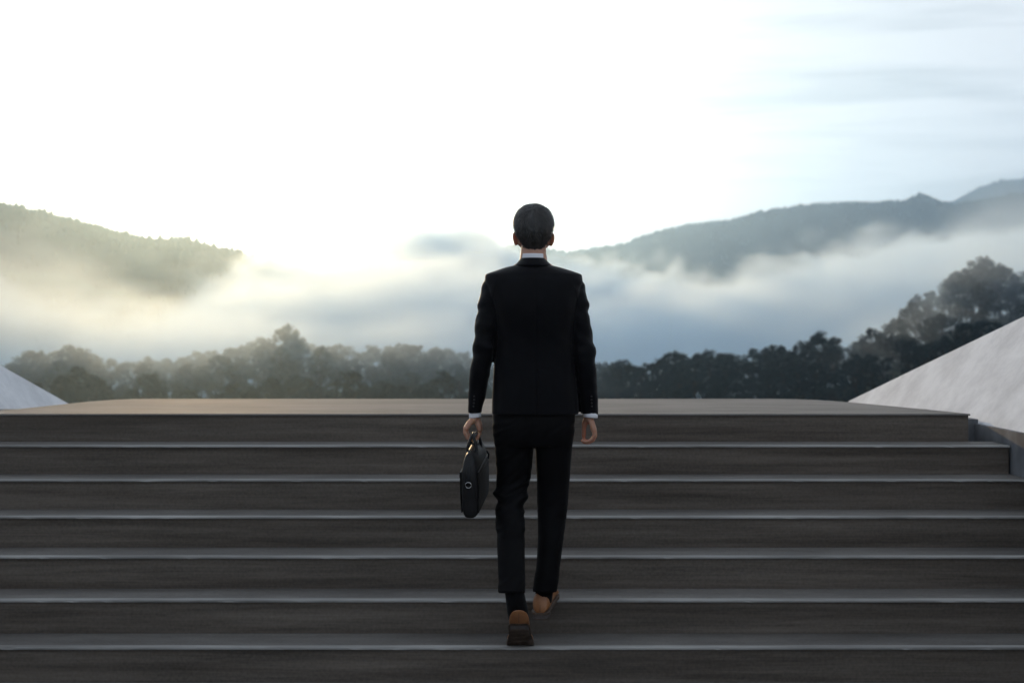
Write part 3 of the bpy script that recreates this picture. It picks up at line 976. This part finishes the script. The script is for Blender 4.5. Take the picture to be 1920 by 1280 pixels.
# face panels on both broad sides, proud of the body, with a pocket and flap line
def panel(name, side, l0, l1, u0, u1, th, m, par=None):
    b2 = bmesh.new()
    k = 10
    g = [[], []]
    for lay, extra in ((0, 0), (1, th)):
        for j in range(7):
            row = []
            for i in range(k + 1):
                u = u0 + (u1 - u0) * j / 6
                l = l0 + (l1 - l0) * i / k
                w = interp(hw, u) + .0005 + extra
                row.append(b2.verts.new(Bp(l, side * w, u)))
            g[lay].append(row)
    for j in range(6):
        for i in range(k):
            b2.faces.new((g[1][j][i], g[1][j][i + 1], g[1][j + 1][i + 1], g[1][j + 1][i]))
    for j in range(6):
        for c in (0, k):
            b2.faces.new((g[0][j][c], g[0][j + 1][c], g[1][j + 1][c], g[1][j][c]))
    for i in range(k):
        for j in (0, 6):
            b2.faces.new((g[0][j][i], g[0][j][i + 1], g[1][j][i + 1], g[1][j][i]))
    return bobj(name, b2, m, False, par)
for side in (1, -1):
    pk = panel('pocket', side, -.165, .165, -.118, .035, .004, m_bagface)
    panel('pocket_band', side, -.168, .168, .036, .060, .0055, m_bag)
# end gusset strip, ring, clip
for end in (-1, 1):
    b2 = bmesh.new()
    tube(b2, [Bp(end * (BL / 2 + .002 - (.052 * max(0, (u - .03) / .11) ** 2)), 0, u) for u in (.085, .06, .04, .02)], [.0075] * 4, 8, .35, Fv)
    tabo = bobj('ring_tab', b2, m_bag)
    b2 = bmesh.new()
    cc = Bp(end * (BL / 2 + .007), 0, .012)
    pts = [cc + Rv * (.0125 * math.cos(a)) + Uv * (.0125 * math.sin(a)) for a in [i * math.tau / 20 for i in range(21)]]
    tube(b2, pts, [.0016] * 21, 8)
    bobj('ring', b2, m_steel, True, None)
# zip along the top with its pull hanging on the outer face
b2 = bmesh.new()
tube(b2, [Bp(l, 0, .1375 - .10 * (abs(l) / .19) ** 3.2 * .3) for l in np.linspace(-.15, .15, 13)], [.004] * 13, 8, .5, Rv)
bobj('zip', b2, m_bagface)
b2 = bmesh.new()
tube(b2, [Bp(.12, .040, .085), Bp(.123, .047, .070), Bp(.121, .046, .052)], [.004, .005, .003], 8)
bobj('zip_pull', b2, m_bag)
# twin handles meeting under the fist
grip = at(887.5, 811.5, DT - .002)
gu = (grip - bc).dot(Uv)
for s in (-1, 1):
    b2 = bmesh.new()
    pts = curve([Bp(-.070, s * .020, .100), Bp(-.068, s * .020, .135), Bp(-.060, s * .013, gu - .018), Bp(-.045, s * .006, gu), Bp(0, s * .005, gu + .003), Bp(.045, s * .006, gu), Bp(.060, s * .013, gu - .018), Bp(.068, s * .020, .135), Bp(.070, s * .020, .100)], 4)
    tube(b2, pts, [.0085] * len(pts), 10, .8, Rv)
    h_ = bobj('handle', b2, m_bag)
    for l in (-.070, .070):
        b2 = bmesh.new()
        q = Bp(l, s * .0225, .118)
        tube(b2, [q - Uv * .012, q + Uv * .012], [.0085, .0085], 10, .4, Rv)
        bm_obj('clasp', b2, m_dull, h_, True)
# ------------------------------------------------------------------ trees on the near ridge
m_leaf = noise_color(mat('leaf', rough=0.7, spec=0.2), (0.009, 0.018, 0.020), (0.024, 0.039, 0.041), scale=0.6)
m_bark = noise_color(mat('bark', rough=0.9, spec=0.1), (0.03, 0.025, 0.02), (0.07, 0.06, 0.05), scale=2)
def crown_mesh(seed, h=14.0, w=8.0, top_bias=0.6, tall=False):
    r = np.random.default_rng(seed)
    v, f = [], []
    ncl = 74
    cl = []
    for k in range(ncl):
        a = r.uniform(0, math.tau)
        t = r.uniform(0, 1) ** 0.8
        zz = h * (0.12 + 0.84 * t)
        prof = math.sin(math.pi * min(1, 0.16 + 0.80 * t)) ** 0.65
        rad = w / 2 * prof * r.uniform(0.35, 1.0) ** 0.5 * (0.8 + 0.35 * math.sin(a * 3 + seed))
        cl.append((rad * math.cos(a), rad * math.sin(a), zz, r.uniform(0.7, 1.5) * (0.75 if t > .85 else 1)))
    for cx, cy, cz, cs in cl:
        nl = 34
        P = r.normal(0, 1, (nl, 3))
        P /= np.linalg.norm(P, axis=1)[:, None]
        P *= (r.uniform(0.15, 1, nl) ** 0.5)[:, None] * cs * np.array([1.1, 1.1, .8])
        for p in P:
            c = np.array([cx, cy, cz]) + p
            s = r.uniform(0.2, 0.42)
            n1 = r.normal(0, 1, 3); n1 /= np.linalg.norm(n1)
            n2 = np.cross(n1, r.normal(0, 1, 3)); n2 /= np.linalg.norm(n2) + 1e-6
            b = len(v)
            v += [c - n1 * s, c + n2 * s * .6, c + n1 * s, c - n2 * s * .6]
            f.append((b, b + 1, b + 2, b + 3))
    return mesh_from('crown', v, f), cl
def trunk_mesh(seed, cl, h=14.0):
    r = random.Random(seed)
    v, f = [], []
    def limb(p0, p1, r0, r1, n=6):
        d = (p1 - p0).normalized()
        u = d.orthogonal().normalized()
        w = d.cross(u)
        mid = (p0 + p1) / 2 + Vector((r.uniform(-.3, .3), r.uniform(-.3, .3), 0.1))
        b = len(v)
        for p, rr in ((p0, r0), (mid, (r0 + r1) / 2), (p1, r1)):
            for q in range(n):
                a = q * math.tau / n
                v.append(p + (u * math.cos(a) + w * math.sin(a)) * rr)
        for s in range(2):
            for q in range(n):
                f.append((b + s * n + q, b + s * n + (q + 1) % n, b + (s + 1) * n + (q + 1) % n, b + (s + 1) * n + q))
    limb(Vector((0, 0, -1.0)), Vector((0.1, 0, h * .55)), .32, .17)
    limb(Vector((0.1, 0, h * .55)), Vector((0, 0.1, h * .9)), .17, .04)
    for c in cl[::4]:
        limb(Vector((0.05, 0, h * r.uniform(.25, .6))), Vector(c[:3]), .10, .03, 4)
    return mesh_from('trunk', v, f)
kinds = []
for q, (hh, ww) in enumerate(((14, 10), (12, 11), (15.5, 9), (13, 9.4), (11, 10), (16, 11.5))):
    cme, cl = crown_mesh(40 + q, hh, ww)
    cme.materials.append(m_leaf)
    tme = trunk_mesh(q, cl, hh)
    tme.materials.append(m_bark)
    kinds.append((hh, ww, cme, tme))
def tree(x, y, topz, q, rot, label, group, sxy=1.0):
    hh, ww, cme, tme = kinds[q]
    zg = ground_z(x, y)
    s = max(0.45, min(1.7, (topz - zg) / hh)) if topz is not None else rng.uniform(.8, 1.15)
    e = empty('tree', (x, y, zg))
    e.rotation_euler = (0, 0, rot)
    e.scale = (s * sxy, s * sxy, s)
    for nm, me in (('crown', cme), ('trunk', tme)):
        c = bpy.data.objects.new(nm, me)
        COL.objects.link(c)
        c.parent = e
    tag(e, label, 'tree', group)
    return e
tr = random.Random(21)
SPECIAL = {
    'a': (540, 608, 5, 'tall round-crowned tree standing above the misty ridge beneath the sun glow'),
    'b': (138, 647, 1, 'broad dark crown on the ridge beside the white sloping wall'),
    'c': (1168, 674, 4, 'small separate round tree on the ridge just beyond the person\'s sleeve'),
    'd': (1842, 480, 5, 'tallest mist-wreathed tree at the top of the rising wooded slope'),
    'e': (60, 655, 3, 'dark tree with gaps in its crown where the ridge meets the white wall'),
    'f': (1262, 658, 0, 'broad round crown next to the small separate tree on the ridge'),
}
for k, (px, py, q, lab) in SPECIAL.items():
    d = 438 if k != 'd' else 440
    p = at(px, py, d)
    tree(p.x, p.y, p.z, q, tr.uniform(0, 6.28), lab, None, 1.0)
LROW = ['dark tree along the crest of the misty ridge', 'dark tree just below the crest of the misty ridge', 'dark tree halfway down the wooded slope below the mist', 'dark tree low on the wooded slope beyond the landing edge']
GROW = ['trees on the ridge crest', 'trees below the ridge crest', 'trees halfway down the wooded slope', 'trees low on the wooded slope']
for row, (d, step) in enumerate(((450, 31), (424, 33), (392, 36), (352, 40))):
    px = -130 + row * 13
    while px < 2060:
        pj = px + tr.uniform(-9, 9)
        dd = d + tr.uniform(-10, 10)
        x = (pj - 960) * dd / FPX
        top = crest_z(pj, dd) + tr.uniform(-1.2, .4) if row == 0 else None
        tree(x, dd, top, tr.randrange(6), tr.uniform(0, 6.28), LROW[row], GROW[row], tr.uniform(.85, 1.12))
        px += step * tr.uniform(.8, 1.2)

# ------------------------------------------------------------------ air: even haze, and the mist bank lying in the valley
def vol_box(name, x0, x1, y0, y1, z0, z1, label):
    bm = bmesh.new()
    prism(bm, [(x0, y0), (x1, y0), (x1, y1), (x0, y1)], 2, z0, z1)
    m = bpy.data.materials.new(name)
    m.use_nodes = True
    nt = m.node_tree
    nt.nodes.remove(nt.nodes['Principled BSDF'])
    pv = nt.nodes.new('ShaderNodeVolumePrincipled')
    nt.links.new(pv.outputs['Volume'], nt.nodes['Material Output'].inputs['Volume'])
    o = bm_obj(name, bm, m)
    tag(o, label, 'haze' if name == 'haze' else 'mist', kind='stuff')
    return nt, pv, m
nt, pv, m = vol_box('haze', -9500, 9500, -9500, 10000, -170, 900, 'pale blue morning haze filling the whole valley')
pv.inputs['Color'].default_value = (0.50, 0.72, 0.96, 1)
pv.inputs['Density'].default_value = 0.00014
pv.inputs['Anisotropy'].default_value = 0.86

# the mist bank: a voxel grid of density made by geometry nodes from noise and the lie of the valley
m_mist = bpy.data.materials.new('mist')
m_mist.use_nodes = True
m_mist.node_tree.nodes.remove(m_mist.node_tree.nodes['Principled BSDF'])
pv = m_mist.node_tree.nodes.new('ShaderNodeVolumePrincipled')
m_mist.node_tree.links.new(pv.outputs['Volume'], m_mist.node_tree.nodes['Material Output'].inputs['Volume'])
pv.inputs['Color'].default_value = (0.76, 0.89, 1.0, 1)
pv.inputs['Anisotropy'].default_value = 0.70
pv.inputs['Density'].default_value = 1.0
m_mist.cycles.volume_step_rate = 4.0
nt = bpy.data.node_groups.new('mist_bank', 'GeometryNodeTree')
nt.interface.new_socket('Geometry', in_out='OUTPUT', socket_type='NodeSocketGeometry')
nt.interface.new_socket('Geometry', in_out='INPUT', socket_type='NodeSocketGeometry')
def N(t, **k):
    n = nt.nodes.new(t)
    for a, b in k.items():
        setattr(n, a, b)
    return n
def math_(op, a, b=None, c=None, clamp=False):
    n = N('ShaderNodeMath', operation=op, use_clamp=clamp)
    for i, q in enumerate((a, b, c)):
        if q is None: continue
        if isinstance(q, (int, float)): n.inputs[i].default_value = q
        else: nt.links.new(q, n.inputs[i])
    return n.outputs[0]
def smooth(x, a, b):
    n = N('ShaderNodeMapRange', interpolation_type='SMOOTHSTEP')
    nt.links.new(x, n.inputs['Value'])
    n.inputs['From Min'].default_value = a
    n.inputs['From Max'].default_value = b
    return n.outputs['Result']
pos = N('GeometryNodeInputPosition')
sp = N('ShaderNodeSeparateXYZ')
nt.links.new(pos.outputs[0], sp.inputs[0])
X, Y, Z = sp.outputs
def noise_at(scale, loc, detail, dist, rough=0.52):
    a = N('ShaderNodeVectorMath', operation='MULTIPLY_ADD')
    nt.links.new(pos.outputs[0], a.inputs[0])
    a.inputs[1].default_value = scale
    a.inputs[2].default_value = loc
    n = N('ShaderNodeTexNoise')
    n.inputs['Scale'].default_value = 1.0
    n.inputs['Detail'].default_value = detail
    n.inputs['Roughness'].default_value = rough
    n.inputs['Distortion'].default_value = dist
    nt.links.new(a.outputs[0], n.inputs['Vector'])
    return n.outputs[0]
nv = noise_at((0.0042, 0.0030, 0.0075), (0.3, 0.8, 0.1), 5, 0.6, 0.58)
nv2 = noise_at((0.021, 0.011, 0.032), (2.3, 0.1, 5.1), 4, 0.9, 0.6)
top = math_('MULTIPLY_ADD', Y, 0.038, -20.0)      # bank top rises with distance and towards +x
top = math_('ADD', top, math_('MULTIPLY', smooth(X, 150, 600), 40.0))
top = math_('ADD', top, math_('MULTIPLY_ADD', smooth(X, -300, -120), 46.0, -46.0))
top = math_('ADD', top, math_('MULTIPLY', math_('SUBTRACT', smooth(X, 60, 150), smooth(Y, 480, 800), None, True), 40.0))
top = math_('ADD', top, math_('MULTIPLY', math_('SUBTRACT', smooth(X, -260, -110), smooth(X, -60, 90)), 34.0))
nz_ = math_('MULTIPLY', math_('SUBTRACT', nv, 0.5), 260.0)
nz_ = math_('ADD', nz_, math_('MULTIPLY', math_('SUBTRACT', nv2, 0.5), 92.0))
sd = math_('SUBTRACT', math_('ADD', top, nz_), Z)            # metres below the torn top
dens = smooth(sd, 0.0, 18.0)
near2 = math_('POWER', smooth(Y, 415, 900), 1.4)
dens = math_('MULTIPLY', dens, math_('MULTIPLY_ADD', near2, 0.0085, 0.0075))
# close to the ridge the mist keeps off the slope: only about the tree tops
floor_ = math_('MULTIPLY_ADD', smooth(Y, 450, 620), -110.0, -17.0)
dens = math_('MULTIPLY', dens, smooth(math_('SUBTRACT', Z, floor_), -6.0, 10.0))
vc = N('GeometryNodeVolumeCube')
nt.links.new(dens, vc.inputs['Density'])
vc.inputs['Min'].default_value = (-850, 405, -128)
vc.inputs['Max'].default_value = (850, 2005, 192)
vc.inputs['Resolution X'].default_value = 290
vc.inputs['Resolution Y'].default_value = 150
vc.inputs['Resolution Z'].default_value = 84
sm = N('GeometryNodeSetMaterial')
sm.inputs['Material'].default_value = m_mist
nt.links.new(vc.outputs[0], sm.inputs['Geometry'])
go = N('NodeGroupOutput')
nt.links.new(sm.outputs[0], go.inputs[0])
mist = bpy.data.objects.new('mist', bpy.data.volumes.new('mist'))
COL.objects.link(mist)
mist.data.materials.append(m_mist)
mo = mist.modifiers.new('mist_bank', 'NODES')
mo.node_group = nt
tag(mist, 'bank of billowing white mist lying between the forest ridge and the hills', 'mist', kind='stuff')
